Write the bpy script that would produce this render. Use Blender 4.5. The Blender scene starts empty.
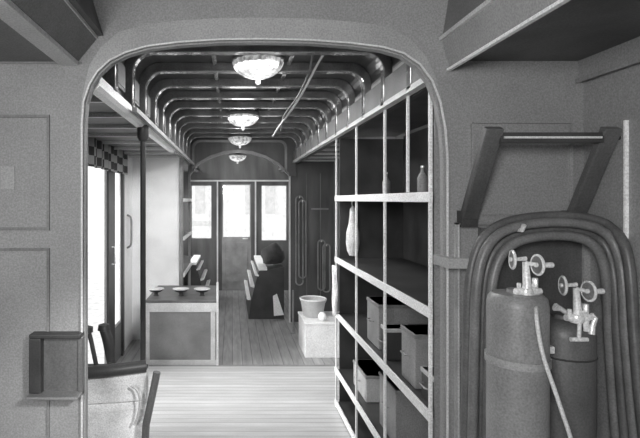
import bpy, bmesh, math, random
from mathutils import Vector, Matrix
random.seed(7)
col = bpy.context.scene.collection
F = 480.0; CX = 232.0; CY = 200.0; H = 1.6; PI = math.pi

def P(px, py, d):
    """measured point of the photo at distance d, in metres"""
    return Vector(((px-CX)*d/F, d, H-(py-CY)*d/F))

# ------------------------------------------------------------------ materials
def mat(name, v, rough=0.6, var=0.12, scale=6.0, metal=0.0, stretch=(1,1,1), bump=0.0, emis=0.0, grain=0.10, coat=0.0):
    m = bpy.data.materials.new(name); m.use_nodes = True
    nt = m.node_tree; N = nt.nodes; L = nt.links
    b = N['Principled BSDF']
    b.inputs['Roughness'].default_value = rough
    b.inputs['Metallic'].default_value = metal
    b.inputs['Coat Weight'].default_value = coat
    tc = N.new('ShaderNodeTexCoord'); mp = N.new('ShaderNodeMapping'); mp.inputs['Scale'].default_value = stretch
    L.new(tc.outputs['Object'], mp.inputs['Vector'])
    n = N.new('ShaderNodeTexNoise'); n.inputs['Scale'].default_value = scale; n.inputs['Detail'].default_value = 6
    L.new(mp.outputs[0], n.inputs['Vector'])
    r = N.new('ShaderNodeValToRGB')
    lo = max(0.0, v*(1-var*1.6)); hi = min(1.0, v*(1+var*1.6))
    r.color_ramp.elements[0].position = 0.3; r.color_ramp.elements[0].color = (lo, lo, lo, 1)
    r.color_ramp.elements[1].position = 0.7; r.color_ramp.elements[1].color = (hi, hi, hi, 1)
    L.new(n.outputs['Fac'], r.inputs['Fac'])
    g = N.new('ShaderNodeTexNoise'); g.inputs['Scale'].default_value = 160; g.inputs['Detail'].default_value = 2
    L.new(tc.outputs['Object'], g.inputs['Vector'])
    mr = N.new('ShaderNodeMapRange'); mr.inputs['From Min'].default_value = 0.3; mr.inputs['From Max'].default_value = 0.7
    mr.inputs['To Min'].default_value = 1-grain*2; mr.inputs['To Max'].default_value = 1+grain*2
    L.new(g.outputs['Fac'], mr.inputs['Value'])
    mx = N.new('ShaderNodeVectorMath'); mx.operation = 'SCALE'
    L.new(r.outputs['Color'], mx.inputs[0]); L.new(mr.outputs[0], mx.inputs['Scale'])
    L.new(mx.outputs[0], b.inputs['Base Color'])
    if bump:
        bp = N.new('ShaderNodeBump'); bp.inputs['Strength'].default_value = bump; bp.inputs['Distance'].default_value = 0.01
        L.new(n.outputs['Fac'], bp.inputs['Height']); L.new(bp.outputs[0], b.inputs['Normal'])
    if emis:
        b.inputs['Emission Color'].default_value = (1, 1, 1, 1); b.inputs['Emission Strength'].default_value = emis
    return m

def stripes(name, v1, v2, width, axis, rough=0.5, gap=0.05, var=0.15, off=0.0, patch=None):
    """boards: dark joints every `width` metres along axis, tone varying board by board"""
    m = mat(name, v1, rough, var, 3.0, stretch=(1, 8, 1) if axis == 'Y' else (8, 1, 1))
    nt = m.node_tree; N = nt.nodes; L = nt.links; b = N['Principled BSDF']
    src = b.inputs['Base Color'].links[0].from_socket
    tc = N.new('ShaderNodeTexCoord'); sp = N.new('ShaderNodeSeparateXYZ'); L.new(tc.outputs['Object'], sp.inputs[0])
    a = N.new('ShaderNodeMath'); a.operation = 'MULTIPLY_ADD'; a.inputs[1].default_value = 1/width; a.inputs[2].default_value = 50+off
    L.new(sp.outputs[axis], a.inputs[0])
    fr = N.new('ShaderNodeMath'); fr.operation = 'FRACT'; L.new(a.outputs[0], fr.inputs[0])
    lt = N.new('ShaderNodeMath'); lt.operation = 'GREATER_THAN'; lt.inputs[1].default_value = gap; L.new(fr.outputs[0], lt.inputs[0])
    fl = N.new('ShaderNodeMath'); fl.operation = 'FLOOR'; L.new(a.outputs[0], fl.inputs[0])
    wn = N.new('ShaderNodeTexWhiteNoise'); wn.noise_dimensions = '1D'; L.new(fl.outputs[0], wn.inputs['W'])
    mr = N.new('ShaderNodeMapRange'); mr.inputs['To Min'].default_value = 0.9; mr.inputs['To Max'].default_value = 1.06; L.new(wn.outputs['Value'], mr.inputs['Value'])
    mm = N.new('ShaderNodeMath'); mm.operation = 'MAXIMUM'; mm.inputs[1].default_value = v2/v1; L.new(lt.outputs[0], mm.inputs[0])
    mu = N.new('ShaderNodeMath'); mu.operation = 'MULTIPLY'; L.new(mm.outputs[0], mu.inputs[0]); L.new(mr.outputs[0], mu.inputs[1])
    s = N.new('ShaderNodeVectorMath'); s.operation = 'SCALE'; L.new(src, s.inputs[0]); L.new(mu.outputs[0], s.inputs['Scale'])
    L.new(s.outputs[0], b.inputs['Base Color'])
    return m

def checker_mat():
    m = mat('checked cloth', 0.1, 0.9)
    nt = m.node_tree; N = nt.nodes; L = nt.links; b = N['Principled BSDF']
    tc = N.new('ShaderNodeTexCoord'); mp = N.new('ShaderNodeMapping'); mp.inputs['Location'].default_value = (0.031, 0.02, 0.013)
    mp.inputs['Scale'].default_value = (0, 1, 1)
    L.new(tc.outputs['Object'], mp.inputs['Vector'])
    c = N.new('ShaderNodeTexChecker'); c.inputs['Scale'].default_value = 1/0.07
    c.inputs['Color1'].default_value = (0.07, 0.07, 0.07, 1); c.inputs['Color2'].default_value = (0.45, 0.45, 0.45, 1)
    L.new(mp.outputs[0], c.inputs['Vector']); L.new(c.outputs['Color'], b.inputs['Base Color'])
    return m

M = {}
M['wall'] = mat('grey painted partition', 0.27, 0.55, 0.07, 3)
M['casing'] = mat('pale arch casing', 0.32, 0.5, 0.08, 4)
M['edge'] = mat('pale moulding', 0.62, 0.4, 0.08, 5)
M['rail'] = mat('white enamel board', 0.95, 0.4, 0.06, 5)
M['side'] = mat('side wall wood', 0.19, 0.55, 0.15, 4)
M['dark'] = mat('dark stained wood', 0.10, 0.42, 0.25, 6, stretch=(1, 1, 0.2))
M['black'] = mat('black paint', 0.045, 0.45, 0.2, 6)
M['ceil'] = mat('dark varnished ceiling', 0.06, 0.3, 0.25, 5, coat=0.4)
M['rib'] = mat('varnished rib', 0.20, 0.18, 0.2, 8, coat=0.8)
M['lowceil'] = mat('side ceiling boards', 0.10, 0.5, 0.2, 5)
M['nearceil'] = mat('near side ceiling', 0.2, 0.6, 0.1, 4)
M['white'] = mat('white painted wall', 0.88, 0.6, 0.07, 3)
M['shelf'] = mat('pale wood shelving', 0.8, 0.5, 0.10, 6, stretch=(1, 0.3, 1))
M['box'] = mat('white box', 0.82, 0.6, 0.08, 5)
M['mid'] = mat('mid grey wood', 0.26, 0.5, 0.15, 6)
M['light'] = mat('light wood', 0.5, 0.5, 0.12, 6)
M['metal'] = mat('nickel fittings', 0.88, 0.25, 0.1, 20, metal=0.25)
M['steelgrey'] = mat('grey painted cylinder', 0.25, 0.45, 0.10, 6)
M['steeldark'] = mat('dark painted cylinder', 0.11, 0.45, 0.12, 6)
M['strap'] = mat('pale strap', 0.3, 0.6, 0.1, 10)
M['rubber'] = mat('rubber hose', 0.11, 0.42, 0.12, 14)
M['rubberpale'] = mat('worn rubber hose', 0.17, 0.4, 0.12, 14)
M['cloth'] = mat('white cloth', 0.72, 0.9, 0.15, 14, bump=0.3)
M['canvas'] = mat('light canvas', 0.8, 0.85, 0.2, 5, bump=0.3)
M['darkcloth'] = mat('dark blanket', 0.06, 0.9, 0.2, 10)
M['glassbowl'] = mat('milky cut glass', 0.6, 0.25, 0.45, 28, emis=0.0, bump=.5)
_b = M['glassbowl'].node_tree.nodes['Principled BSDF']
M['glassbowl'].node_tree.links.new(_b.inputs['Base Color'].links[0].from_socket, _b.inputs['Emission Color']); _b.inputs['Emission Strength'].default_value = .45
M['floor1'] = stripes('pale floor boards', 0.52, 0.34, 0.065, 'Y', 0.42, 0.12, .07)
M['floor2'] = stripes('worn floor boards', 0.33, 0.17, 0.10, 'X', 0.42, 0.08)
M['checker'] = checker_mat()
M['ground'] = mat('pale ground', 0.62, 0.9)
M['facade'] = mat('pale facade', 0.75, 0.9, emis=0.38)  # faint glow stands in for daylight on the facade
M['window_shade'] = mat('pale window', 0.6, 0.9, emis=0.22)  # slight glow imitates daylight on these too

def glass():
    m = bpy.data.materials.new('window glass'); m.use_nodes = True
    nt = m.node_tree; N = nt.nodes; L = nt.links
    N.remove(N['Principled BSDF'])
    t = N.new('ShaderNodeBsdfTransparent'); g = N.new('ShaderNodeBsdfGlossy'); g.inputs['Roughness'].default_value = 0.05
    d = N.new('ShaderNodeBsdfTranslucent'); d.inputs['Color'].default_value = (.9, .9, .9, 1)
    n = N.new('ShaderNodeTexNoise'); n.inputs['Scale'].default_value = 5
    x = N.new('ShaderNodeMixShader'); x.inputs[0].default_value = 0.06
    mr = N.new('ShaderNodeMapRange'); mr.inputs['To Min'].default_value = 0.1; mr.inputs['To Max'].default_value = 0.3
    L.new(n.outputs['Fac'], mr.inputs['Value'])
    y = N.new('ShaderNodeMixShader'); L.new(mr.outputs[0], y.inputs[0])
    L.new(t.outputs[0], x.inputs[1]); L.new(g.outputs[0], x.inputs[2])
    L.new(x.outputs[0], y.inputs[1]); L.new(d.outputs[0], y.inputs[2])
    L.new(y.outputs[0], N['Material Output'].inputs['Surface'])
    return m
M['glass'] = glass()

# ------------------------------------------------------------------ builders
class MB:
    def __init__(s): s.b = bmesh.new(); s.s = False
    def box(s, x0, x1, y0, y1, z0, z1):
        v = [s.b.verts.new((x, y, z)) for x in (x0, x1) for y in (y0, y1) for z in (z0, z1)]
        for f in ((0,1,3,2),(4,6,7,5),(0,4,5,1),(2,3,7,6),(0,2,6,4),(1,5,7,3)):
            s.b.faces.new([v[i] for i in f])
        return s
    def bar(s, a, b, w, h, up=(0, 0, 1)):
        a = Vector(a); b = Vector(b); d = (b-a).normalized(); u = Vector(up)
        side = d.cross(u)
        if side.length < 1e-4: side = d.cross(Vector((0, 1, 0)))
        side.normalize(); u = side.cross(d).normalized()
        v = []
        for p in (a, b):
            for i, j in ((-1,-1),(1,-1),(1,1),(-1,1)):
                v.append(s.b.verts.new(p+side*i*w/2+u*j*h/2))
        for f in ((0,1,2,3),(7,6,5,4),(0,4,5,1),(1,5,6,2),(2,6,7,3),(3,7,4,0)):
            s.b.faces.new([v[i] for i in f])
        return s
    def prism(s, pts, axis, a0, a1):
        def mk(p, a):
            if axis == 'Y': return (p[0], a, p[1])
            if axis == 'X': return (a, p[0], p[1])
            return (p[0], p[1], a)
        A = [s.b.verts.new(mk(p, a0)) for p in pts]; B = [s.b.verts.new(mk(p, a1)) for p in pts]
        n = len(pts)
        s.b.faces.new(A); s.b.faces.new(B[::-1])
        for i in range(n): s.b.faces.new((A[i], B[i], B[(i+1) % n], A[(i+1) % n]))
        return s
    def tube(s, pts, r, n=10, cap=True, closed=False):
        s.s = True
        pts = [Vector(p) for p in pts]; m = len(pts); rings = []
        rs = r if isinstance(r, (list, tuple)) else [r]*m
        prev = None
        for i, p in enumerate(pts):
            if closed: t = pts[(i+1) % m]-pts[i-1]
            else: t = pts[min(i+1, m-1)]-pts[max(i-1, 0)]
            t.normalize()
            if prev is None:
                u = t.cross(Vector((0.13, 0.31, 1)));
                if u.length < 1e-3: u = t.cross(Vector((0, 1, 0)))
            else: u = prev-t*prev.dot(t)
            u.normalize(); prev = u; w = t.cross(u)
            rings.append([s.b.verts.new(p+(u*math.cos(2*PI*k/n)+w*math.sin(2*PI*k/n))*rs[i]) for k in range(n)])
        for i in range(m if closed else m-1):
            A = rings[i]; B = rings[(i+1) % m]
            for k in range(n): s.b.faces.new((A[k], A[(k+1) % n], B[(k+1) % n], B[k]))
        if cap and not closed: s.b.faces.new(rings[0][::-1]); s.b.faces.new(rings[-1])
        return s
    def lathe(s, prof, c, axis='Z', n=24):
        """prof: (radius, along) pairs"""
        s.s = True; c = Vector(c)
        def mk(r, a, t):
            x, y = r*math.cos(t), r*math.sin(t)
            return c+(Vector((x, y, a)) if axis == 'Z' else Vector((a, x, y)) if axis == 'X' else Vector((x, a, y)))
        rings = []
        for r, a in prof:
            rings.append([s.b.verts.new(mk(0, a, 0))] if r < 1e-6 else [s.b.verts.new(mk(r, a, 2*PI*k/n)) for k in range(n)])
        for A, B in zip(rings, rings[1:]):
            for k in range(n):
                k2 = (k+1) % n
                if len(A) == 1 and len(B) == 1: continue
                if len(A) == 1: s.b.faces.new((A[0], B[k2], B[k]))
                elif len(B) == 1: s.b.faces.new((A[k], A[k2], B[0]))
                else: s.b.faces.new((A[k], A[k2], B[k2], B[k]))
        if len(rings[0]) > 1: s.b.faces.new(rings[0][::-1])
        if len(rings[-1]) > 1: s.b.faces.new(rings[-1])
        return s
    def strip(s, A, B, y0, y1):
        """band between two polylines (x,z) of the same length, from depth y0 to y1"""
        n = len(A)
        va = [[s.b.verts.new((p[0], y, p[1])) for p in A] for y in (y0, y1)]
        vb = [[s.b.verts.new((p[0], y, p[1])) for p in B] for y in (y0, y1)]
        for i in range(n-1):
            s.b.faces.new((va[0][i], va[0][i+1], vb[0][i+1], vb[0][i]))
            s.b.faces.new((va[1][i], vb[1][i], vb[1][i+1], va[1][i+1]))
            s.b.faces.new((va[0][i], va[1][i], va[1][i+1], va[0][i+1]))
            s.b.faces.new((vb[0][i], vb[0][i+1], vb[1][i+1], vb[1][i]))
        for i in (0, n-1): s.b.faces.new((va[0][i], vb[0][i], vb[1][i], va[1][i]))
        return s
    def build(s, name, m, parent=None, bevel=0.0, smooth=None):
        bmesh.ops.recalc_face_normals(s.b, faces=s.b.faces)
        me = bpy.data.meshes.new(name); s.b.to_mesh(me); s.b.free()
        me.materials.append(M[m] if isinstance(m, str) else m)
        if (s.s if smooth is None else smooth):
            for p in me.polygons: p.use_smooth = True
            try: me.set_sharp_from_angle(angle=math.radians(40))
            except Exception: pass
        o = bpy.data.objects.new(name, me); col.objects.link(o)
        if parent is not None:
            o.parent = parent; o.matrix_parent_inverse = Matrix.Translation(-parent.location)
        if bevel:
            mo = o.modifiers.new('bevel', 'BEVEL'); mo.width = bevel; mo.segments = 2; mo.limit_method = 'ANGLE'
        return o

def tag(o, label, cat, group=None):
    o['label'] = label; o['category'] = cat
    if group: o['group'] = group
    return o
def thing(name, label, cat, loc, group=None):
    o = bpy.data.objects.new(name, None); col.objects.link(o); o.location = loc; o.empty_display_size = 0.1
    return tag(o, label, cat, group)
def struct(o): o['kind'] = 'structure'; return o
def dup(root, delta, label=None):
    r = root.copy(); col.objects.link(r); r.location = root.location+Vector(delta)
    if label: r['label'] = label
    for ch in list(root.children):
        c = ch.copy(); col.objects.link(c); c.parent = r
        for g in ch.children:
            d = g.copy(); col.objects.link(d); d.parent = c
    return r
def curve(ctrl, n=10):
    """Catmull-Rom through control points"""
    c = [Vector(p) for p in ctrl]; c = [c[0]*2-c[1]]+c+[c[-1]*2-c[-2]]; out = []
    for i in range(1, len(c)-2):
        for k in range(n):
            t = k/n; a, b, d, e = c[i-1], c[i], c[i+1], c[i+2]
            out.append(0.5*((2*b)+(d-a)*t+(2*a-5*b+4*d-e)*t*t+(3*b-a-3*d+e)*t**3))
    out.append(c[-2]); return out

XL, XR = -1.14, 1.34          # side walls, inner faces
YB, YE = -1.3, 8.5            # behind the camera, far end wall
DP = 1.83                     # partition face towards the camera
ZS = 2.09                     # side ceilings
VL, VR, ZV = -0.55, 0.82, 2.41   # raised centre ceiling

# ------------------------------------------------------------------ floor
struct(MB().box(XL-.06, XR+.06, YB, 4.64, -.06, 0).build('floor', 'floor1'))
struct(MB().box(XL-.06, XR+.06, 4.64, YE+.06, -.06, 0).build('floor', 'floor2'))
struct(MB().box(-.80, 1.3, 4.625, 4.655, 0, 0.004).build('trim_1', 'mid'))

# ------------------------------------------------------------------ side walls
wl = MB()
XO = XL-.02
wl.box(XO, XL, YB, 3.30, 0, ZS); wl.box(XO, XL, 3.30, 4.36, 1.98, ZS)
wl.box(XO, XL, 4.36, 4.60, 0, ZS); wl.box(XO, XL, 4.60, 4.93, 1.90, ZS); wl.box(XO, XL, 4.60, 4.93, 0, .35)
wl.box(XO, XL, 4.93, 4.96, 0, ZS)
wl.box(XO, XL, 6.3, 6.7, 0, ZS); wl.box(XO, XL, 8.2, YE+.06, 0, ZS); wl.box(XO, XL, 6.7, 8.2, 1.75, ZS); wl.box(XO, XL, 6.7, 8.2, 0, .95)
struct(wl.build('wall_left', 'side'))
struct(MB().box(XO, XL, 4.96, 6.3, 0, ZS).build('wall_left', 'white'))
wr = MB()
wr.box(XR, XR+.06, YB, 6.9, 0, ZS+.05); wr.box(XR, XR+.06, 6.9, 8.1, 0, .95); wr.box(XR, XR+.06, 6.9, 8.1, 1.8, ZS+.05); wr.box(XR, XR+.06, 8.1, YE+.06, 0, ZS+.05)
struct(wr.build('wall_right', 'wall'))
struct(MB().box(XL-.06, XR+.06, YB-.06, YB, 0, 2.5).build('wall_back', 'wall'))
for i, (x, y0, y1, z0, z1) in enumerate(((XL-.012, 4.60, 4.93, .35, 1.9), (XL-.012, 6.7, 8.2, .95, 1.75), (XR+.025, 6.9, 8.1, .95, 1.8))):
    w = struct(MB().box(x-.008, x+.01, y0, y0+.03, z0, z1).box(x-.008, x+.01, y1-.03, y1, z0, z1).box(x-.008, x+.01, y0+.03, y1-.03, z0, z0+.03).box(x-.008, x+.01, y0+.03, y1-.03, z1-.03, z1).build('window_%d' % (i+1), 'edge' if i == 0 else 'dark'))
    MB().box(x-.003, x+.003, y0+.03, y1-.03, z0+.03, z1-.03).build('pane', 'glass', w)
# dark door posts beside the bright side doorway
d1 = struct(MB().box(XL, XL+.02, 4.37, 4.60, 0, 2.0).build('door_1', 'black'))
MB().tube([(XL+.02, 4.48, 1.0), (XL+.05, 4.48, 1.0), (XL+.05, 4.48, 1.16), (XL+.02, 4.48, 1.16)], .008).build('door_handle', 'metal', d1)
struct(MB().box(XL, XL+.02, 3.24, 3.30, 0, 2.0).build('trim_2', 'edge'))
struct(MB().box(XL, XL+.02, 4.93, 5.0, 0, 2.05).build('trim_3', 'black'))
gr = MB().tube(curve([(XL+.005, 5.2, 1.44), (XL+.045, 5.2, 1.40), (XL+.05, 5.2, 1.27), (XL+.045, 5.2, 1.12), (XL+.005, 5.2, 1.08)], 6), .011).build('grab_handle', 'mid')  # single curved grab handle, not a length of rail
tag(gr, 'upright curved grab handle on the white side wall past the doorway', 'handle')
v = MB()
n = 60
for i in range(n):
    y0 = 3.35+i*(4.95-3.35)/n; y1 = 3.35+(i+1)*(4.95-3.35)/n
    f = lambda y: XL+.045+.014*math.sin(y*32)
    a = [v.b.verts.new(p) for p in ((f(y0), y0, 1.86), (f(y1), y1, 1.86), (f(y1), y1, 2.085), (f(y0), y0, 2.085))]
    v.b.faces.new(a)
bmesh.ops.remove_doubles(v.b, verts=v.b.verts, dist=1e-5)
vo = v.build('curtain_valance', 'checker', smooth=True)
so = vo.modifiers.new('s', 'SOLIDIFY'); so.thickness = .006
tag(vo, 'dark and light checked short curtain over the bright side doorway', 'curtain')

# ------------------------------------------------------------------ ceilings
# middle compartment
cl = struct(MB().box(XL-.06, VL, DP+.03, 5.5, ZS, ZS+.03).build('ceiling', 'lowceil'))
for y in (2.30, 2.72, 3.13, 3.55, 4.0, 4.45, 4.9, 5.3):
    MB().box(XL, VL-.02, y-.012, y+.012, ZS-.022, ZS).build('batten', 'edge', cl)
struct(MB().box(XL-.06, VL, 5.5, YE, ZS, ZS+.03).build('ceiling', 'lowceil'))
cr = struct(MB().box(VR, XR+.06, DP+.03, YE, ZS+.03, ZS+.06).build('ceiling', 'lowceil'))
for i in range(6):
    y = 3.95+i*.45
    MB().box(VR, XR, y-.012, y+.012, ZS+.008, ZS+.03).build('batten', 'edge', cr)
def vault(x0, x1, zb, zt, r, k=8):
    p = [(x0, zb), (x0, zt-r)]
    for i in range(1, k): t = PI-PI/2*i/k; p.append((x0+r+r*math.cos(t), zt-r+r*math.sin(t)))
    p.append((x0+r, zt)); p.append((x1-r, zt))
    for i in range(1, k): t = PI/2-PI/2*i/k; p.append((x1-r+r*math.cos(t), zt-r+r*math.sin(t)))
    p += [(x1, zt-r), (x1, zb)]
    return p
shell = struct(MB().strip(vault(VL, VR, ZS-.02, ZV, .13), vault(VL-.03, VR+.03, ZS-.02, ZV+.03, .15), DP+.03, 8.1).build('ceiling', 'ceil', smooth=False))
for i in range(-1, 16):
    y = 2.48+i*.37-(.0 if i < 3 else .0)
    if y > 6.05: break
    MB().strip(vault(VL+.045, VR-.045, ZS-.01, ZV-.055, .10), vault(VL-.002, VR+.002, ZS-.01, ZV+.002, .13), y-.03, y+.03).build('rib', 'rib', shell, bevel=.008)
    # clerestory windows between ribs, right panes coloured paler to imitate glints
    for x, sgn in ((VL, 1), (VR, -1)):
        if i < 15:
            w = struct(MB().box(min(x, x+sgn*.012), max(x, x+sgn*.012), y+.06, y+.31, 2.14, 2.27).build('window_%d' % (12+i*2+(sgn > 0)), 'mid'))
            MB().box(min(x+sgn*.012, x+sgn*.016), max(x+sgn*.012, x+sgn*.016), y+.08, y+.29, 2.155, 2.255).build('pane', 'light' if sgn < 0 else 'mid', w)
for x in (-.1, .33):   # lengthwise battens
    MB().box(x-.012, x+.012, DP+.03, 8.0, ZV-.02, ZV).build('batten', 'rib', shell)
# rails
struct(MB().prism([(-.565, 2.03), (-.53, 2.03), (-.515, 2.045), (-.515, 2.085), (-.565, 2.085)], 'Y', DP+.04, 4.35).build('trim_4', 'rail'))
struct(MB().box(-.50, -.475, 2.4, 6.6, 2.04, 2.065).build('trim_5', 'mid'))
struct(MB().box(.78, .81, DP+.04, 6.5, ZS+.01, ZS+.13).build('trim_6', 'side'))
struct(MB().box(.775, .812, DP+.04, 6.5, ZS-.015, ZS+.01).build('trim_7', 'edge'))
# near compartment
struct(MB().box(XL-.06, -.61, YB, DP, 2.126, 2.16).build('ceiling', 'nearceil'))
struct(MB().box(.83, XR+.06, YB, DP, 2.13, 2.16).build('ceiling', 'lowceil'))  # darker colour than the left side imitates the shadow here
struct(MB().box(-.65, .9, YB, DP, 2.46, 2.5).build('ceiling', 'nearceil'))
struct(MB().box(-.655, -.585, YB, DP, 2.112, 2.128).build('trim_8', 'edge'))
struct(MB().prism([(-.60, 2.13), (-.585, 2.13), (-.515, 2.215), (-.53, 2.222)], 'Y', YB, DP).build('trim_9', 'side'))
struct(MB().box(-.53, -.512, YB, DP, 2.213, 2.228).build('trim_10', 'edge'))
struct(MB().prism([(-.56, 2.225), (-.49, 2.225), (-.56, 2.46), (-.61, 2.46)], 'Y', YB, DP).build('trim_11', 'dark'))
struct(MB().prism([(.83, 2.10), (.85, 2.10), (.82, 2.21), (.80, 2.21)], 'Y', YB, DP).build('trim_12', 'casing'))
struct(MB().box(.818, .832, YB, DP, 2.091, 2.101).build('trim_13', 'rail'))
struct(MB().box(.788, .802, YB, DP, 2.205, 2.22).build('trim_14', 'edge'))
struct(MB().prism([(.802, 2.22), (.83, 2.22), (.87, 2.46), (.84, 2.46)], 'Y', YB, DP).build('trim_15', 'side'))
struct(MB().box(XR-.02, XR, YB, DP, 2.05, 2.13).build('trim_16', 'wall'))
struct(MB().box(XR-.03, XR-.02, YB, DP, 2.045, 2.06).build('trim_17', 'mid'))

# ------------------------------------------------------------------ the partition with its arched opening
arch_px = [(84, 620), (84, 300), (84, 125), (85.5, 103), (91, 86), (99, 73), (111, 62), (127, 54), (148, 48), (180, 44), (220, 41.5), (262, 41), (310, 42), (350, 45), (382, 49), (402, 55), (418, 66), (430, 82), (438, 103), (443, 130), (445, 160), (445, 300), (445, 620)]
A = [(P(x, y, DP).x, max(0.0, P(x, y, DP).z)) for x, y in arch_px]
# outline with a top: fan the wall between arch and rectangle
def rect_of(p):
    x, z = p; return (x, z)
outer = []
n = len(A)
for i, (x, z) in enumerate(A):
    if i <= 4: outer.append((XL, z if i < 2 else 1.5+(i-2)*.48))
    elif i >= n-5: outer.append((XR, z if i > n-3 else 1.5+(n-3-i)*.48))
    else: outer.append((XL+(XR-XL)*(i-4)/(n-9), 2.46))
wm = struct(MB().strip(A, outer, DP, DP+.03).build('wall_middle', 'wall'))
# casing ring
def offs(pts, d):
    out = []
    for i, p in enumerate(pts):
        a = Vector(pts[max(i-1, 0)]); b = Vector(pts[min(i+1, len(pts)-1)]); t = (b-a).normalized(); nn = Vector((-t.y, t.x))
        out.append((p[0]+nn.x*(d[i]), p[1]+nn.y*(d[i])))
    return out
wd = [max(.012, min(.085, .085*min(1, max(0, (i-3)/4), max(0, (n-5-i)/4)))) for i in range(n)]
MB().strip(A, offs(A, wd), DP-.012, DP).build('arch_casing', 'casing', wm)
MB().strip(A, offs(A, [.006]*n), DP-.018, DP-.012).build('arch_bead', 'edge', wm)
# reveal lining, slightly paler
MB().strip(A, offs(A, [-.006]*n), DP, DP+.03).build('arch_lining', 'wall', wm)
# panel mouldings of the partition
def pframe(x0, y0, x1, y1, w=.010, m='side', t=.008, d=DP):
    a = P(x0, y0, d); b = P(x1, y1, d)
    mb = MB().box(a.x, b.x, d-t, d, a.z-w, a.z).box(a.x, b.x, d-t, d, b.z, b.z+w)
    mb.box(a.x, a.x+w, d-t, d, b.z+w, a.z-w).box(b.x-w, b.x, d-t, d, b.z+w, a.z-w)
    return mb.build('panel_moulding', m, wm)
pframe(-60, 115, 50, 230); pframe(-60, 248, 50, 560)
pframe(472, 122, 571, 215, .006, 'wall', .01)
MB().box(XL, P(82, 0, DP).x, DP-.006, DP, P(0, 64, DP).z, P(0, 62, DP).z).build('picture_rail', 'side', wm)
MB().box(P(568, 0, DP).x, P(571, 0, DP).x, DP-.012, DP, P(0, 200, DP).z, P(0, 146, DP).z).build('cover_strip', 'casing', wm)
MB().box(P(470.5, 0, DP).x, P(472, 0, DP).x, DP-.012, DP, P(0, 205, DP).z, P(0, 125, DP).z).build('cover_strip', 'mid', wm)
# bright pipe on the right side wall
pp = thing('cover_strip', 'thin pale vertical strip on the right wall above the dark hoses', 'strip', (XR-.006, 1.625, 1.47))
MB().box(XR-.012, XR, 1.621, 1.629, 1.47, 1.87).build('strip', 'rail', pp)
nt_ = MB().box(P(1, 0, DP).x, P(15, 0, DP).x, DP-.004, DP, P(0, 189, DP).z, P(0, 166, DP).z).build('wall_notice', 'casing')
tag(nt_, 'small pale notice on the left panel of the partition', 'notice')

# ------------------------------------------------------------------ far end
wf = MB()
def W(px, py, d=YE): return P(px, py, d)
wx = [W(x, 0).x for x in (190, 213, 222, 251, 260, 288)]
zt, zb1, zb2, zb3 = W(0, 184).z, W(0, 240).z, W(0, 237).z, W(0, 242).z
wf.box(XL, wx[0], YE, YE+.06, 0, 2.5); wf.box(wx[5], XR, YE, YE+.06, 0, 2.5); wf.box(wx[0], wx[5], YE, YE+.06, zt, 2.5)
wf.box(wx[1], wx[2], YE, YE+.06, 0, zt); wf.box(wx[3], wx[4], YE, YE+.06, 0, zt)
wf.box(wx[0], wx[1], YE, YE+.06, 0, zb1); wf.box(wx[4], wx[5], YE, YE+.06, 0, zb3)
struct(wf.build('wall_front', 'dark'))
for i, (a, b, z) in enumerate(((0, 1, zb1), (4, 5, zb3))):
    w = struct(MB().box(wx[a], wx[a]+.03, YE, YE+.04, z, zt).box(wx[b]-.03, wx[b], YE, YE+.04, z, zt).box(wx[a]+.03, wx[b]-.03, YE, YE+.04, zt-.03, zt).box(wx[a]+.03, wx[b]-.03, YE, YE+.04, z, z+.03).build('window_%d' % (i+4), 'dark'))
    MB().box(wx[a]+.03, wx[b]-.03, YE+.018, YE+.022, z+.03, zt-.03).build('pane', 'glass', w)
d2 = struct(MB().box(wx[2], wx[3], YE, YE+.04, 0, zb2).box(wx[2], wx[2]+.02, YE, YE+.04, zb2, zt).box(wx[3]-.02, wx[3], YE, YE+.04, zb2, zt).box(wx[2]+.02, wx[3]-.02, YE, YE+.04, zt-.02, zt).build('door_2', 'mid'))
MB().box(wx[2]+.02, wx[3]-.02, YE+.018, YE+.022, zb2, zt-.02).build('pane', 'glass', d2)
MB().box(wx[2]+.06, wx[3]-.06, YE-.01, YE, .15, zb2-.1).build('door_panel', 'mid', d2, bevel=.006)
MB().tube([(wx[3]-.06, YE, .92), (wx[3]-.06, YE-.05, .92), (wx[3]-.15, YE-.05, .92)], .01).build('door_handle', 'metal', d2)
t = .012
for i, (x0, x1, z0, z1) in enumerate(((wx[0]-.02, wx[5]+.02, W(0, 181.5).z, W(0, 180).z), ((wx[1]+wx[2])/2-t, (wx[1]+wx[2])/2+t, 0, W(0, 181.5).z), ((wx[3]+wx[4])/2-t, (wx[3]+wx[4])/2+t, 0, W(0, 181.5).z), (wx[5]+.02, wx[5]+.045, 0, W(0, 170).z))):
    struct(MB().box(x0, x1, YE-.03, YE, z0, z1).build('trim_%d' % (20+i), 'edge'))
# far bulkhead over the end compartment: board with an arch
DB = 6.13
fb = [(P(x, y, DB).x, P(x, y, DB).z) for x, y in ((190, 176), (197, 166), (210, 158.5), (224, 154), (238, 152.5), (252, 154), (266, 158.5), (279, 166), (289, 176))]
ft = [(x, 2.41) for x, z in fb]
bo = struct(MB().strip(fb, ft, DB, DB+.05).box(fb[-1][0], VR, DB, DB+.05, fb[-1][1], 2.41).build('wall_front', 'dark'))
MB().strip(fb, [(x, z+.035) for x, z in fb], DB-.02, DB).build('arch_bead', 'mid', bo)
fo = vault(P(192, 0, DB).x, P(287, 0, DB).x, P(0, 172, DB).z, P(0, 140, DB).z, .1)
fi = vault(P(192, 0, DB).x+.03, P(287, 0, DB).x-.03, P(0, 172, DB).z, P(0, 140, DB).z-.03, .08)
MB().strip(fi, fo, DB-.02, DB).build('panel_moulding', 'mid', bo)

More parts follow.
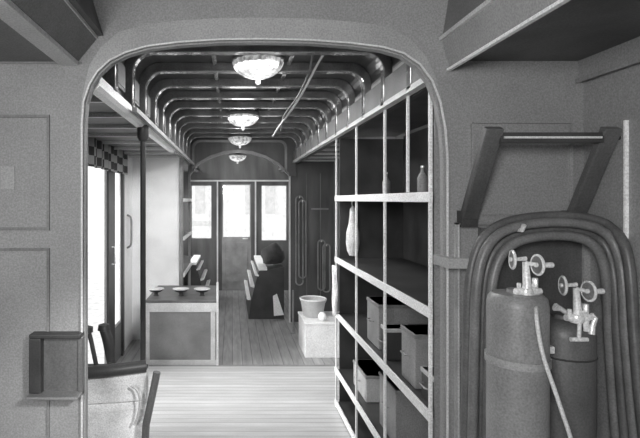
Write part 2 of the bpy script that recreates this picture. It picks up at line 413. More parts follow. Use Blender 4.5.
# cross walls of the middle part
struct(MB().box(XL, -.58, 5.5, 5.54, 0, ZS+.1).build('wall_middle', 'white'))
struct(MB().box(-.60, -.57, 5.47, 5.5, 0, ZS).build('trim_30', 'mid'))
wq = struct(MB().box(.76, XR, 6.3, 6.34, 0, ZS+.1).build('wall_middle', 'dark'))
struct(MB().box(.745, .765, 6.27, 6.30, 0, ZS).build('trim_31', 'edge'))
for x in (.98, 1.16): MB().box(x-.005, x+.005, 6.29, 6.3, .1, 1.95).build('cover_strip', 'side', wq)

# ------------------------------------------------------------------ ceiling lamps
L0 = P(258, 62, 2.63)
def lamp(label, c, s=1.0):
    r = thing('ceiling_lamp', label, 'lamp', (c[0], c[1], ZV-.0), 'milky bowl lamps along the ceiling')
    zr = c[2]
    pr = [(0, -.09)] + [(.137*math.sin(t)**.9, -.09*math.cos(t)**1.1) for t in [PI/2*k/9 for k in range(1, 9)]] + [(.137, 0), (.127, .004)]
    pr = [(.012, -.105), (.014, -.09)] + pr[2:]
    g = MB().lathe(pr, (c[0], c[1], zr), n=40)
    for v_ in g.b.verts:     # scalloped cut glass
        a = math.atan2(v_.co.y-c[1], v_.co.x-c[0]); rr = 1+.035*math.cos(a*20)
        v_.co.x = c[0]+(v_.co.x-c[0])*rr; v_.co.y = c[1]+(v_.co.y-c[1])*rr
    g.build('glass_bowl', 'glassbowl', r)
    MB().lathe([(0, -.125), (.012, -.12), (.016, -.105), (0, -.095)], (c[0], c[1], zr), n=14).build('finial', 'metal', r)
    MB().lathe([(.127, .005), (.142, .006), (.148, .022), (.142, .034), (.12, .04), (.12, .03)], (c[0], c[1], zr), n=40).build('rim', 'dark', r)
    MB().lathe([(.12, .03), (.118, ZV-zr-.01), (.14, ZV-zr-.0)], (c[0], c[1], zr), n=40).build('ceiling_mount', 'rib', r)
    return r
for k, (px, py, d, lb) in enumerate(((258, 62, 2.63, 'milky glass bowl ceiling lamp nearest to the arch, the largest'), (243, 116.5, 4.3, 'second milky bowl ceiling lamp from the arch'), (240, 138, 5.8, 'third milky bowl ceiling lamp from the arch'), (237.5, 156, 7.75, 'farthest and smallest milky bowl ceiling lamp, before the far bulkhead'))):
    c = P(px, py, d); lamp(lb, c)
    pl = bpy.data.lights.new('bulb', 'POINT'); pl.energy = 1.6; pl.shadow_soft_size = .12
    po = bpy.data.objects.new('bulb', pl); po.location = (c.x, c.y, c.z-.21); col.objects.link(po)
    po['label'] = 'light of the lamp'; del po['label']

# cord looping down from the ceiling
cp = [P(326, 45, 2.5), P(316, 66, 2.7), P(303, 92, 3.0), P(290, 112, 3.3), P(278, 128, 3.7), P(273, 136, 4.2)]
for i, p in enumerate(cp): p.z = min(p.z, ZV-.062)
cp[0].z = ZV-.03
tag(MB().tube(curve(cp, 6), .007, 8).build('hanging_cord', 'light'), 'pale cord slung under the ribs on the right of the ceiling', 'cord')
cp = [P(313, 50, 2.5), P(309, 72, 2.75), P(298, 96, 3.05), P(284, 116, 3.4), P(281, 131, 3.9)]
for p in cp: p.z = min(p.z, ZV-.07)
cp[0].z = ZV-.03
tag(MB().tube(curve(cp, 6), .006, 8).build('hanging_cord', 'rubber'), 'dark cord beside the pale one under the ceiling ribs', 'cord')

# ------------------------------------------------------------------ shelving on the right
SX = .80; ys = [1.95, 2.53, 3.11, 3.71]
rk = thing('storage_rack', 'tall pale-edged open storage rack on the right behind the arch', 'rack', (SX, 2.75, 0))
for y in ys: MB().box(SX-.0, SX+.012, y-.009, y+.009, 0, ZS-.015).build('post', 'shelf', rk, bevel=.002)
MB().box(SX, SX+.01, 2.19, 2.205, 1.635, ZS-.015).build('post', 'shelf', rk)
for z in (1.633, 1.163, .742, .31, .06):
    MB().box(SX-.004, SX+.008, 1.93, 3.725, z-.042, z).build('shelf_edge', 'shelf', rk, bevel=.002)
    MB().box(SX+.02, XR-.02, 1.95, 3.70, z-.03, z-.012).build('shelf_board', 'black', rk)  # black colour imitates the shade inside the rack
MB().box(XR-.02, XR-.005, 1.94, 3.70, 0, ZS).build('back_panel', 'black', rk)  # blackened to imitate shade at the back
MB().box(SX+.03, XR-.02, 3.70, 3.715, 0, ZS-.02).build('end_panel', 'black', rk)  # black for the same interior shade
MB().box(SX+.02, .93, 1.935, 1.95, 0, ZS-.02).build('near_end_board', 'wall', rk)

def crate(name, label, x0, x1, y0, y1, z0, h, m='mid', lid='light', group=None, cat='box'):
    r = thing(name, label, cat, ((x0+x1)/2, (y0+y1)/2, z0), group)
    MB().box(x0, x1, y0, y1, z0, z0+h).build('body', m, r, bevel=.004)
    MB().box(x0-.004, x1+.004, y0-.004, y1+.004, z0+h-.02, z0+h).build('lid', lid, r, bevel=.003)
    MB().tube([(x0-.004, (y0+y1)/2-.04, z0+h*.55), (x0-.025, (y0+y1)/2-.03, z0+h*.55), (x0-.025, (y0+y1)/2+.03, z0+h*.55), (x0-.004, (y0+y1)/2+.04, z0+h*.55)], .004, 6).build('handle', 'mid', r)
    return r
zs = .732
crate('wooden_crate', 'grey wooden crate in the far bay of the middle rack shelf', .85, 1.15, 2.78, 3.02, zs, .26, 'mid', 'side')
crate('wooden_crate', 'taller grey crate in the middle bay of the middle rack shelf', .84, 1.12, 2.20, 2.38, zs, .25, 'mid', 'side')
crate('equipment_case', 'dark case with pale lid edge at the near end of the rack', .84, 1.2, 1.98, 2.13, zs, .13, 'black', 'light', cat='case')
crate('equipment_case', 'small dark case with pale lid between two crates on the rack', .84, 1.1, 2.60, 2.70, zs, .17, 'black', 'light', cat='case')
crate('wooden_crate', 'grey crate standing on the low rack shelf by the middle post', .86, 1.15, 2.52, 2.80 , .300, .30, 'mid', 'side')
crate('wooden_crate', 'pale crate on the low rack shelf at the far end', .86, 1.15, 3.08, 3.4 , .300, .17, 'light', 'mid')
def bottle(label, x, y, z, h=.2, r=.035, m='mid', name='bottle', cat='bottle'):
    t_ = thing(name, label, cat, (x, y, z))
    MB().lathe([(r*.9, 0), (r, .01), (r, h*.6), (r*.5, h*.75), (r*.33, h*.8), (r*.33, h*.95)], (x, y, z), n=20).build('body', m, t_)
    MB().lathe([(r*.4, h*.93), (r*.4, h), (0, h)], (x, y, z), n=14).build('stopper', 'metal', t_)
    return t_
bottle('pale bottle on the top rack shelf, in the middle bay', .90, 2.80, 1.622, .14, .022, 'mid')
bottle('pale bottle on the top rack shelf, nearer bay beside the thin post', .90, 2.27, 1.622, .14, .022, 'mid')
# lantern and jar on the middle shelf near end
r = thing('signal_lantern', 'small bright metal lantern on the dark case at the near rack end', 'lantern', (.92, 2.06, zs+.13))
c = (.92, 2.06, zs+.13)
MB().lathe([(.045, 0), (.045, .015), (.03, .02), (.03, .075), (.042, .08), (.02, .10), (0, .105)], c, n=18).build('body', 'metal', r)
MB().tube([(c[0], c[1]+.04*math.cos(t), c[2]+.09+.045*math.sin(t)) for t in [PI*k/10 for k in range(11)]], .003, 6).build('handle', 'metal', r)
# white hanging bag
bg = MB()
c = P(351, 230, 3.25)
b_ = curve([(0, .17), (.012, .16), (.02, .12), (.022, .07), (.05, .02), (.06, -.06), (.055, -.13), (.03, -.17), (0, -.175)], 3)if False else None
bg.lathe([(.006, .19), (.02, .17), (.022, .12), (.030, .06), (.045, 0), (.048, -.07), (.04, -.13), (.024, -.165), (0, -.17)], (SX+.07, 3.46, 1.38), n=20)
bgo = bg.build('hanging_flask', 'cloth')
tag(bgo, 'long white pear-shaped flask in the far bay below the top shelf', 'flask')
bgo.location.z = -.015
tag(MB().tube(curve([(SX+.07, 3.46, 1.552), (SX+.065, 3.46, 1.575), (SX+.07, 3.46, 1.603)], 5), .005, 6).build('cord', 'light'), 'short cord holding the white flask under the top shelf', 'cord')
# white cloth hanging at the far rack post
cm = MB(); n = 14
rows = []
for j in range(10):
    z = 1.10-.36*j/9
    rows.append([cm.b.verts.new((SX-.018+.012*math.sin(i*1.7+j*.3), 3.60+.09*i/n+.008*math.sin(j*1.1), z+.02*math.sin(i*.9)*(j/9))) for i in range(n+1)])
for a, b in zip(rows, rows[1:]):
    for i in range(n): cm.b.faces.new((a[i], a[i+1], b[i+1], b[i]))
co = cm.build('hanging_cloth', 'cloth', smooth=True); mo = co.modifiers.new('s', 'SOLIDIFY'); mo.thickness = .004
tag(co, 'crumpled white cloth hanging at the far end of the rack', 'cloth')

# ------------------------------------------------------------------ left rack past the white cross wall
lk = thing('storage_rack', 'small open rack on the left beside the white cross wall', 'rack', (-.62, 6.2, 0))
for y in (5.60, 6.6): MB().box(-.60, -.57, y-.015, y+.015, 0, ZS).build('post', 'mid', lk)
for z in (1.62, 1.17, .74, .3):
    MB().box(-.575, -.555, 5.585, 6.62, z-.04, z).build('shelf_edge', 'shelf', lk)
    MB().box(XL+.02, -.575, 5.585, 6.62, z-.03, z-.01).build('shelf_board', 'dark', lk)
MB().box(XL+.005, XL+.02, 5.58, 6.62, 0, ZS).build('back_panel', 'black', lk)

# ------------------------------------------------------------------ low cabinet on the left
x0, x1 = P(145, 0, 4.65).x, P(218.5, 0, 4.65).x
cb = thing('low_cabinet', 'low panelled cabinet with pale frame beside the dark pole', 'cabinet', ((x0+x1)/2, 5.05, 0))
MB().box(x0+.02, x1-.02, 4.67, 5.46, 0, .60).build('body', 'mid', cb)
MB().box(x0, x1-.02, 4.66, 5.48, .60, .625).build('worktop', 'dark', cb, bevel=.004)
a = .045
MB().box(x0, x1, 4.645, 4.67, .515, .60).box(x0, x1, 4.645, 4.67, 0, .05).box(x0, x0+a, 4.645, 4.67, .05, .515).box(x1-a-.03, x1-.03, 4.645, 4.67, .05, .515).build('front_frame', 'light', cb, bevel=.003)
MB().box(x0+a, x1-a-.03, 4.655, 4.67, .05, .515).build('front_panel', 'side', cb)
MB().box(x1-.02, x1+.0, 4.63, 4.66, 0, .80).build('corner_post', 'edge', cb)
for k, (px, lb) in enumerate(((156, 'dark flat bowl on the low cabinet, nearest to the pole'), (181, 'dark flat bowl in the middle of the low cabinet top'), (204, 'dark flat bowl on the low cabinet, nearest to the aisle'))):
    c = P(px, 296, 4.9); c.z = .625
    if px == 204: c.x -= .02
    bw = thing('metal_bowl', lb, 'bowl', c, 'row of flat bowls on the low cabinet')
    MB().lathe([(.03, 0), (.02, .01), (.02, .03), (.06, .045), (.078, .065), (.077, .071), (0, .066)], c).build('bowl', 'black', bw)
    MB().lathe([(.078, .064), (.084, .066), (.084, .072), (.078, .074)], c).build('rim', 'light', bw)

# ------------------------------------------------------------------ dark pole
pc = P(143, 0, 2.86)
pol = thing('grab_pole', 'dark vertical pole from floor to the bright ceiling board', 'pole', (pc.x, 2.86, 0))
MB().tube([(pc.x, 2.86, .0), (pc.x, 2.86, 2.03)], .0165, 14).build('pole', 'black', pol)
MB().lathe([(.05, 0), (.05, .012), (.022, .03)], (pc.x, 2.86, 0)).build('foot', 'black', pol)
MB().lathe([(.022, 1.95), (.034, 1.97), (.034, 2.045)], (pc.x, 2.86, 0)).build('top_socket', 'black', pol)

# ------------------------------------------------------------------ padded seat bottom left
s_ = thing('padded_seat', 'light padded seat with thick dark top rail beside the left jamb', 'seat', (-.75, 2.5, 0))
sb = MB()
xs = [-1.08+.65*i/12 for i in range(13)]
prof = [(.10, .02), (.18, 0), (.30, .02), (.375, .018), (.39, -.008), (.405, .018), (.46, .022), (.56, .02), (.585, -.008), (.60, .016), (.65, .016), (.74, 0)]
rows = []
for z, o in prof:
    rows.append([(x, 2.42-o-.05*math.sin((i/12)*PI), z) for i, x in enumerate(xs)])
fr = [[sb.b.verts.new(p) for p in r_] for r_ in rows]; bk = [[sb.b.verts.new((p[0], 2.47, p[2])) for p in r_] for r_ in rows]
for j in range(len(rows)-1):
    for i in range(12):
        sb.b.faces.new((fr[j][i], fr[j][i+1], fr[j+1][i+1], fr[j+1][i])); sb.b.faces.new((bk[j][i], bk[j+1][i], bk[j+1][i+1], bk[j][i+1]))
    for i in (0, 12): sb.b.faces.new((fr[j][i], fr[j+1][i], bk[j+1][i], bk[j][i]))
for g in (0, len(rows)-1):
    for i in range(12): sb.b.faces.new((fr[g][i], fr[g][i+1], bk[g][i+1], bk[g][i]))
sb.build('body', 'canvas', s_, smooth=True)
MB().tube([(x, 2.40-.05*math.sin(i/12*PI), .735+.035*(i/12)) for i, x in enumerate(xs)], .030, 12).build('top_rail', 'black', s_)
MB().prism([(-1.08, 2.40), (-.76, 2.36), (-.43, 2.40), (-.43, 2.47), (-1.08, 2.47)], 'Z', .735, .76).build('top_cover', 'darkcloth', s_, bevel=.008)
MB().tube([P(157, 372, 2.3), P(153, 392, 2.3), P(146, 425, 2.28), (-.44, 2.3, 0.0)], .018, 8).build('leg', 'dark', s_)
MB().tube([(-1.05, 2.455, 0), (-1.05, 2.455, .15)], .02, 8).build('leg', 'black', s_)
MB().tube([(-1.05, 2.44, 0), (-1.05, 2.44, .15)], .02, 8).build('leg', 'black', s_)
MB().tube([(-.46, 2.455, 0), (-.46, 2.455, .15)], .02, 8).build('leg', 'black', s_)
MB().tube(curve([P(131, 386, 2.34), P(137, 390, 2.33), P(140, 400, 2.32), P(138, 415, 2.32), P(134, 425, 2.32)], 6), .006, 6).build('pull_cord', 'light', s_)
MB().tube([P(88, 329, 2.45), P(91, 340, 2.45), P(96, 364, 2.45)], .012, 8).lathe([(.0, .0), (.026, .01), (.026, .035), (0, .045)], P(88, 334, 2.45), n=12).build('lever', 'black', s_)
MB().tube([P(104, 329, 2.62), P(108, 340, 2.62), P(111, 361, 2.62)], [.026, .03, .024], 10).lathe([(.0, 0), (.035, .012), (.03, .04), (0, .05)], P(104, 332, 2.62), n=12).build('lever', 'black', s_)

# dark box frame on the partition, lower left
a = P(34, 331, DP); b = P(86, 392, DP)
hb = thing('wall_box', 'dark open box frame fixed low on the left partition panel', 'box', ((a.x+b.x)/2, DP, b.z))
MB().box(a.x, b.x-.005, DP-.05, DP, a.z-.016, a.z).build('top_rail', 'black', hb, bevel=.004)
MB().box(a.x, a.x+.045, DP-.05, DP, b.z+.012, a.z-.016).build('side_panel', 'black', hb, bevel=.004)
MB().box(b.x-.02, b.x-.005, DP-.03, DP, b.z, a.z-.022).build('side_panel', 'dark', hb)
MB().box(a.x+.045, b.x-.02, DP-.02, DP-.001, b.z+.012, a.z-.016).build('back_panel', 'dark', hb)
MB().box(a.x, b.x-.005, DP-.08, DP, b.z-.0, b.z+.012).build('bottom_rail', 'side', hb, bevel=.004)

# ------------------------------------------------------------------ far benches
def slat_bench(label, x, y0, y1, s):
    """long bench along the aisle; s=+1 body to the right of x"""
    r = thing('slatted_bench', label, 'bench', (x+s*.25, (y0+y1)/2, 0))
    X = lambda v_: x+s*v_
    bm = MB().prism([(X(.02), 0), (X(.50), 0), (X(.50), .70), (X(.16), .64), (X(.12), .50), (X(.06), .26)], 'Y', y0, y1)
    bm.build('body', 'black', r)
    for k, (u, z) in enumerate(((.035, .30), (.085, .47), (.145, .62))):
        MB().bar((X(u-.01), y0-.01, z-.03), (X(u-.01), y1, z-.03), .05, .022, (0.25*s, 0, 1)).build('slat', 'rail', r)
    MB().box(min(X(.16), X(.27)), max(X(.16), X(.27)), y0-.01, y1, .655, .69).build('seat_board', 'rail', r)
    return r
slat_bench('long slatted bench with pale slat edges on the right of the far aisle', .20, 6.45, 7.9, 1)
slat_bench('slatted bench with pale slats at the far left behind the cabinet', -.36, 7.0, 7.95, -1)
bl = MB()
bl.lathe([(0, 0), (.15, .01), (.19, .08), (.18, .17), (.14, .23), (.09, .26), (0, .27)], (0, 0, 0), n=24)
for v_ in bl.b.verts:
    q_ = v_.co.copy(); v_.co = Vector((.565+q_.x*.85+.025*math.sin(q_.z*17+q_.y*9), 6.75+q_.y, .705+q_.z*(1+.15*math.sin(q_.x*14))))
tag(bl.build('dark_bundle', 'darkcloth'), 'dark rounded bundle lying on the right far bench', 'bundle')
pa = MB()
p1, p2, p3, p4 = P(273, 296, 6.42), P(277, 294, 6.42), P(284, 315, 6.42), P(274, 316, 6.42)
for q in (p3, p4): q.z = max(q.z, .02)
pa.prism([(q.x, q.z) for q in (p1, p2, p3, p4)], 'Y', 6.42, 6.437)
tag(pa.build('paper_sheet', 'rail'), 'white triangular sheet leaning at the near end of the far bench', 'sheet')

# ------------------------------------------------------------------ white box with bucket and ball
wb = thing('white_chest', 'low white chest on the floor at the far end of the rack', 'chest', (1.0, 5.08, 0))
MB().box(.74, 1.30, 4.86, 5.34, 0, .335).build('body', 'box', wb, bevel=.006)
MB().box(.732, 1.305, 4.85, 5.35, .335, .36).build('lid', 'box', wb, bevel=.006)
bk = thing('bucket', 'pale metal bucket standing on the white chest', 'bucket', (.845, 5.13, .36))
c = (.845+.02, 5.13, .36)
MB().lathe([(.10, 0), (.105, .01), (.135, .185), (.128, .185), (.10, .02), (0, .02)], c, n=30).build('body', 'light', bk)
MB().tube([(c[0]+.137*math.cos(2*PI*k/30), c[1]+.137*math.sin(2*PI*k/30), c[2]+.187) for k in range(30)], .007, 8, closed=True).build('rim', 'rail', bk)
MB().tube([(c[0]+.138*math.cos(t), c[1]-.02-.06*math.sin(t), c[2]+.18-.05*math.sin(t)) for t in [PI*k/14 for k in range(15)]], .004, 6).build('handle', 'metal', bk)
bb = P(322.5, 320, 4.92)
tag(MB().lathe([(.045*math.sin(PI*k/12), -.045*math.cos(PI*k/12)) for k in range(13)], (bb.x, 4.93, .36+.045), n=24).build('ball', 'rail'), 'small white ball on the white chest beside the bucket', 'ball')
pz = P(293, 0, 5.75)
pt = thing('floor_pipe', 'short pale pipe standing on the floor left of the white chest', 'pipe', (pz.x, 5.75, 0))
MB().tube([(pz.x, 5.75, 0), (pz.x, 5.75, .52)], .012, 10).build('pipe', 'mid', pt)
MB().lathe([(.03, 0), (.03, .01), (.014, .02)], (pz.x, 5.75, 0)).build('foot', 'mid', pt)
# hanging hoses on the dark cross wall
for k, (xa, xb, ya, yb, lb) in enumerate(((296, 303, 196, 285, 'long dark hose loop on the far dark wall, leftmost'), (299, 306, 200, 278, 'hose loop hanging second from the left on the dark wall'), (318, 325, 240, 290, 'short hose loop at the middle of the dark wall'), (323, 330, 244, 292, 'short hose loop nearest to the rack on the dark wall'))):
    d = 6.24-.02*(k % 2); pts = []
    a = P(xa, ya, d); b = P(xb, yb, d); xc = (a.x+b.x)/2; rx = (b.x-a.x)/2
    N_ = 40
    for i in range(N_):
        t_ = 2*PI*i/N_; cz = math.sin(t_)
        pts.append((xc+rx*math.cos(t_), d, (a.z-rx+rx*cz) if cz > 0 else (b.z+rx+rx*cz)))
    h_ = thing('hose_loop', lb, 'hose', (xc, 6.3, a.z-.02), 'hose loops hanging on the dark cross wall')
    MB().tube(pts, .010, 8, closed=True).build('hose', 'mid', h_)
    MB().tube([(xc, 6.3, a.z-.022), (xc, d-.02, a.z-.022), (xc, d-.025, a.z)], .006, 6).build('hook', 'metal', h_)
a = P(312, 209, 6.25); b = P(329, 209, 6.25)
tag(MB().bar((a.x, 6.29, a.z), (b.x, 6.29, b.z), .02, .02).build('wall_bar', 'mid'), 'short horizontal bar high on the far dark wall', 'bar')

# ------------------------------------------------------------------ bracket rack on the partition, right
br = thing('folding_rack', 'dark wooden folding rack with crossbar on the right of the partition', 'rack', (1.09, DP, 1.54))
def arm(x):
    d1_, d0_ = 1.625, 1.80
    MB().bar((x, d0_, 1.535), (x, d1_, 1.845), .060, .028, (0, -1, 0)).build('arm', 'dark', br, bevel=.004)
    MB().box(x-.03, x+.03, 1.79, DP, 1.50, 1.56).build('hinge', 'black', br)
arm(.887); arm(1.285)
MB().bar((.91, 1.64, 1.812), (1.26, 1.64, 1.812), .03, .034).build('crossbar', 'black', br)
MB().box(.92, 1.25, 1.619, 1.6245, 1.808, 1.815).build('crossbar_strip', 'edge', br)
MB().tube([(1.285, 1.66, 1.815), (XR, 1.66, 1.815)], .008, 8).build('wall_stay', 'black', br)

# ------------------------------------------------------------------ hoses hung in a big arch around the cylinders
rack = thing('hose_bracket', 'pale bracket holding the dark hoses left of the gas cylinders', 'bracket', (.86, DP, 1.35))
a = P(446, 258, 1.72); b = P(476, 268, 1.72)
MB().box(a.x, b.x, 1.70, 1.72, b.z, a.z).box(a.x, a.x+.03, 1.72, DP, b.z, a.z).build('arm', 'casing', rack, bevel=.002)
bf = P(458, 223, 1.80); bt = P(495, 438, 1.80)
fr_ = thing('locker_frame', 'pale thin-edged frame on the partition behind the hoses', 'frame', (1.0, DP, .0))
MB().box(bf.x, bf.x+.006, 1.80, DP, 0, bf.z).build('upright', 'light', fr_)
MB().box(bf.x, 1.28, 1.80, DP, bf.z-.006, bf.z).build('top_edge', 'mid', fr_)
MB().box(P(482,0,1.8).x, P(604,0,1.8).x, 1.805, DP, 0, P(0,228,1.8).z).build('panel', 'dark', fr_)
MB().box(P(583, 0, 1.80).x, P(601, 0, 1.80).x, 1.795, 1.805, .0, P(0, 243, 1.80).z).build('pale_strip', 'casing', fr_)
# inverted-U paths measured on the photo
path = [(464, 520), (465, 438), (467, 350), (469, 290), (475, 255), (488, 233), (510, 221), (545, 216), (580, 217), (606, 224), (622, 240), (630, 270), (634, 330), (640, 400), (648, 470), (655, 540)]
cx, cy = 556, 400
def hose_path(k):
    out = []
    for (x, y) in path:
        s = 1-k*.055 if x > cx or y < 260 else 1-k*.085
        xx = cx+(x-cx)*(1-k*.082) if x < cx else cx+(x-cx)*(1-k*.105)
        yy = cy+(y-cy)*(1-k*.036) if y < cy else y
        out.append((xx, yy))
    return out
XM = XR-.02
for k, (mname, lb) in enumerate((('rubber', 'outermost thick dark hose of the arched bundle'), ('rubberpale', 'paler worn hose just inside the outermost one'), ('rubber', 'dark hose third from outside in the arched bundle'), ('rubberpale', 'innermost paler hose arching over the gas cylinders'))):
    pts = []
    for (x, y) in hose_path(k):
        dd = 1.70-.035*(k % 2); dd = min(dd, (XM-.002)*F/(x-CX)); pts.append(P(x, y, dd))
    pts[0].z = max(pts[0].z, .02)
    ps = curve(pts, 6)
    for p in ps: p.z = max(p.z, .02); p.x = min(p.x, XM)
    tag(MB().tube(ps, .0165, 12).build('rubber_hose', mname), lb, 'hose', 'arched bundle of rubber hoses on the right')
hk = MB().tube([(P(512, 0, 1.7).x, DP, P(0, 229, 1.7).z), (P(512, 0, 1.7).x, 1.64, P(0, 229, 1.7).z), (P(512, 0, 1.7).x, 1.63, P(0, 224, 1.7).z)], .008, 8).build('hose_hook', 'metal'); tag(hk, 'small metal hook under the hoses at upper left of the cylinders', 'hook')
hk = MB().tube([(P(610, 0, 1.7).x, DP, P(0, 236, 1.7).z), (P(610, 0, 1.7).x, 1.64, P(0, 236, 1.7).z), (P(610, 0, 1.7).x, 1.63, P(0, 232, 1.7).z)], .008, 8).build('hose_hook', 'metal'); tag(hk, 'small metal hook under the hoses at the upper right', 'hook')

# ------------------------------------------------------------------ gas cylinders
def wheel(root, c, r, deg):
    rot = Matrix.Rotation(math.radians(deg), 4, 'Z')
    a = MB().tube([(0, r*math.cos(2*PI*k/28), r*math.sin(2*PI*k/28)) for k in range(28)], .0042, 8, closed=True)
    a.lathe([(0, -.010), (r*.25, -.008), (r*.25, .008), (0, .010)], (0, 0, 0), 'X', 14)
    f = MB().lathe([(r*.25, -.002), (r*.95, -.003), (r*.95, .003), (r*.25, .002)], (0, 0, 0), 'X', 28)
    for m in (a, f):
        for v_ in m.b.verts: v_.co = Vector(c)+(rot @ v_.co)
    w_ = a.build('handwheel', 'metal', root)
    f.build('wheel_disc', 'side', w_)
def Q(px, py, d): return P(px, py, d)
D1, D2 = 1.50, 1.60
c1 = P(517, 0, D1); R1 = .086; z1 = P(0, 292, D1).z
g1 = thing('gas_cylinder', 'taller paler gas cylinder on the left with a strap round it', 'gas cylinder', (c1.x, D1, 0))
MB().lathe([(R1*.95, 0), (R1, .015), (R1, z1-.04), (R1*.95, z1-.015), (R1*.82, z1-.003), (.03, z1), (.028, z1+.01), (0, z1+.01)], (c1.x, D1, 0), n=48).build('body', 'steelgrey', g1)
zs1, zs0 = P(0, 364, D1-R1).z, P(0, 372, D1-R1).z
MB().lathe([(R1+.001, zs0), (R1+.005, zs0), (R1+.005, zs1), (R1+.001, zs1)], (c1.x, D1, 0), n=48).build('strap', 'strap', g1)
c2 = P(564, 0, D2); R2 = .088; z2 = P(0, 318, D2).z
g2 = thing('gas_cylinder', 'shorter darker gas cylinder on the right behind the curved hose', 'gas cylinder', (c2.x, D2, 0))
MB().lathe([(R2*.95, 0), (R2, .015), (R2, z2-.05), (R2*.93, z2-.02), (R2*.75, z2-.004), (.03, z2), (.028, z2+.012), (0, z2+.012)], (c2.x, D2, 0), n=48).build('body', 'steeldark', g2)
zc = P(0, 362, D2-R2).z
MB().lathe([(R2+.0005, zc-.003), (R2+.003, zc), (R2+.0005, zc+.003)], (c2.x, D2, 0), n=48).build('seam', 'black', g2)

def regulator(root, d, off, stem_y, second):
    ox, oy = off
    q = lambda x, y: P(x+ox, y+oy, d)
    # valve body
    mb = MB().tube([q(527, 296), q(527, 284), q(525.6, 262)], [.017, .012, .009], 12)
    mb.tube([q(515, 291.5), q(529, 292.5), q(541, 291)], [.010, .016, .009], 12)
    mb.lathe([(0, -.018), (.018, -.012), (.022, 0), (.018, .012), (0, .018)], q(526, 292.5), 'Z', 16)
    mb.tube([q(527, 288), q(535, 286), q(535, 278)], [.008, .010, .009], 10)
    mb.tube([q(519, 288), q(519, 283)], .006, 8)
    mb.tube([q(535, 294), q(536, 305)], .009, 10)
    mb.build('valve_body', 'metal', root)
    a = q(512.5, 259.5)
    wheel(root, a, .027, -15)
    MB().tube([a, q(526, 258.5)], [.005, .007], 10).build('spindle', 'metal', root)
    b = q(533.5, 264); b.y -= .02
    wheel(root, b, .029, 0)
    MB().tube([b, b+Vector((.022, .0, -.001)), b+Vector((.047, .006, -.001))], [.007, .008, .009], 10).tube([q(525.6, 263), b], .006, 8).build('spindle', 'metal', root)
    if not second:
        MB().tube([q(526, 298), q(526, 320)], [.008, .006], 10).build('outlet', 'metal', root)
    else:
        MB().tube([q(529, 297), q(528.5, 312)], .006, 8).tube([q(520, 313.5), q(537, 313.5)], .007, 10).build('outlet', 'metal', root)
        MB().tube([q(541, 288), q(545, 292), q(542, 300), q(541, 308)], [.006, .007, .008, .010], 10).build('outlet', 'metal', root)
regulator(g1, D1-.03, (0, 0), 0, False)
regulator(g2, D2-.10, (50.5, 26), 0, True)
k_ = P(555, 307, 1.56)
MB().tube([k_, P(561, 309, 1.56), P(574, 318, 1.56)], [.013, .008, .008], 10).build('side_valve', 'metal', g2)
k_ = P(551.5, 350.5, 1.50)
MB().box(k_.x-.010, k_.x+.012, k_.y, k_.y+.03, k_.z-.011, k_.z+.011).build('tag_plate', 'edge', g2, bevel=.003)
hp = [P(536, 302, 1.455), P(536, 310, 1.41), P(537, 322, 1.385), P(540, 342, 1.38), P(545, 362, 1.38), P(554, 388, 1.38), P(563, 415, 1.38), P(571, 440, 1.38), P(582, 490, 1.38), P(596, 560, 1.38), P(600, 640, 1.38)]
hc = curve(hp, 8)
for p in hc: p.z = max(p.z, .02)
tag(MB().tube(hc, .0058, 10).build('gas_hose', 'edge'), 'thin pale hose curving down from the taller cylinder valve', 'hose')

# ------------------------------------------------------------------ outside
struct(MB().box(-30, 30, -20, 60, -1.05, -1.0).build('ground', 'ground'))
bld = thing('street_building', 'pale building seen faintly through the far end windows', 'building', (0, 24, -1))
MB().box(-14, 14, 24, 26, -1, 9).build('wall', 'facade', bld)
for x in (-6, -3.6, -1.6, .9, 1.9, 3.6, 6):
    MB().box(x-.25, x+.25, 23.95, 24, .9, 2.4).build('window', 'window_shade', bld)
MB().box(-3.2, -.9, 23.9, 24, .3, .55).build('sign_board', 'window_shade', bld)

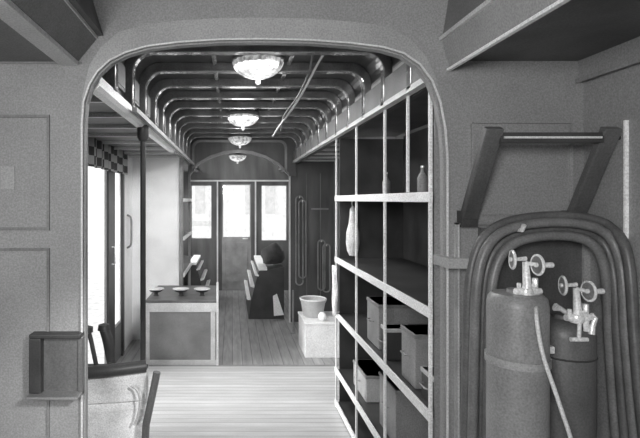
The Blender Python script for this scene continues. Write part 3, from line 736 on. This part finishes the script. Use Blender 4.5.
# ------------------------------------------------------------------ light
w = bpy.data.worlds.new('World'); bpy.context.scene.world = w; w.use_nodes = True
w.node_tree.nodes['Background'].inputs[0].default_value = (1, 1, 1, 1); w.node_tree.nodes['Background'].inputs[1].default_value = .72
def area(loc, target, sx, sy, e):
    l = bpy.data.lights.new('light', 'AREA'); l.shape = 'RECTANGLE'; l.size = sx; l.size_y = sy; l.energy = e
    o = bpy.data.objects.new('light', l); o.location = loc; col.objects.link(o)
    o.rotation_euler = (Vector(target)-Vector(loc)).to_track_quat('-Z', 'Y').to_euler()
    return o
area((-.6, -.8, 1.95), (.5, 2.0, 1.45), .6, .6, 58)      # added soft light behind the camera, standing in for near windows
area((-1.35, 7.4, 1.4), (.6, 7.0, .2), 1.4, .8, 30)
area((1.6, 7.5, 1.4), (-.6, 7.0, .2), 1.1, .8, 20)
area((.1, 3.6, 2.33), (.1, 3.6, 0), .3, 2.6, 42)  # added overhead light for the middle compartment, no fixture there
sp = bpy.data.lights.new('spot', 'SPOT'); sp.energy = 190; sp.spot_size = math.radians(26); sp.spot_blend = .6; sp.shadow_soft_size = .1  # added spot that brightens the padded seat, no fixture there
so = bpy.data.objects.new('spot', sp); col.objects.link(so); so.location = (.7, .2, 2.0)
so.rotation_euler = (Vector((-.75, 2.4, .45))-so.location).to_track_quat('-Z', 'Y').to_euler()
s2 = bpy.data.lights.new('spot', 'SPOT'); s2.energy = 150; s2.spot_size = math.radians(42); s2.spot_blend = .8; s2.shadow_soft_size = .12  # second added spot, brightens the white cross wall
s3 = bpy.data.objects.new('spot', s2); col.objects.link(s3); s3.location = (.35, 2.2, 2.25)
s3.rotation_euler = (Vector((-.9, 5.4, 1.05))-s3.location).to_track_quat('-Z', 'Y').to_euler()
sl = bpy.data.lights.new('sun', 'SUN'); sl.energy = 7; sl.angle = .9
so_ = bpy.data.objects.new('sun', sl); col.objects.link(so_)
so_.rotation_euler = Vector((1, .12, -.42)).to_track_quat('-Z', 'Y').to_euler()

# ------------------------------------------------------------------ camera
c = bpy.data.cameras.new('camera'); co = bpy.data.objects.new('camera', c); col.objects.link(co)
co.location = (0, 0, H); co.rotation_euler = (PI/2, 0, 0)
c.sensor_width = 36; c.lens = F/640*36; c.shift_x = (320-CX)/640; c.shift_y = (CY-219)/640
c.clip_start = .02
sc = bpy.context.scene; sc.camera = co
sc.view_settings.view_transform = 'Standard'
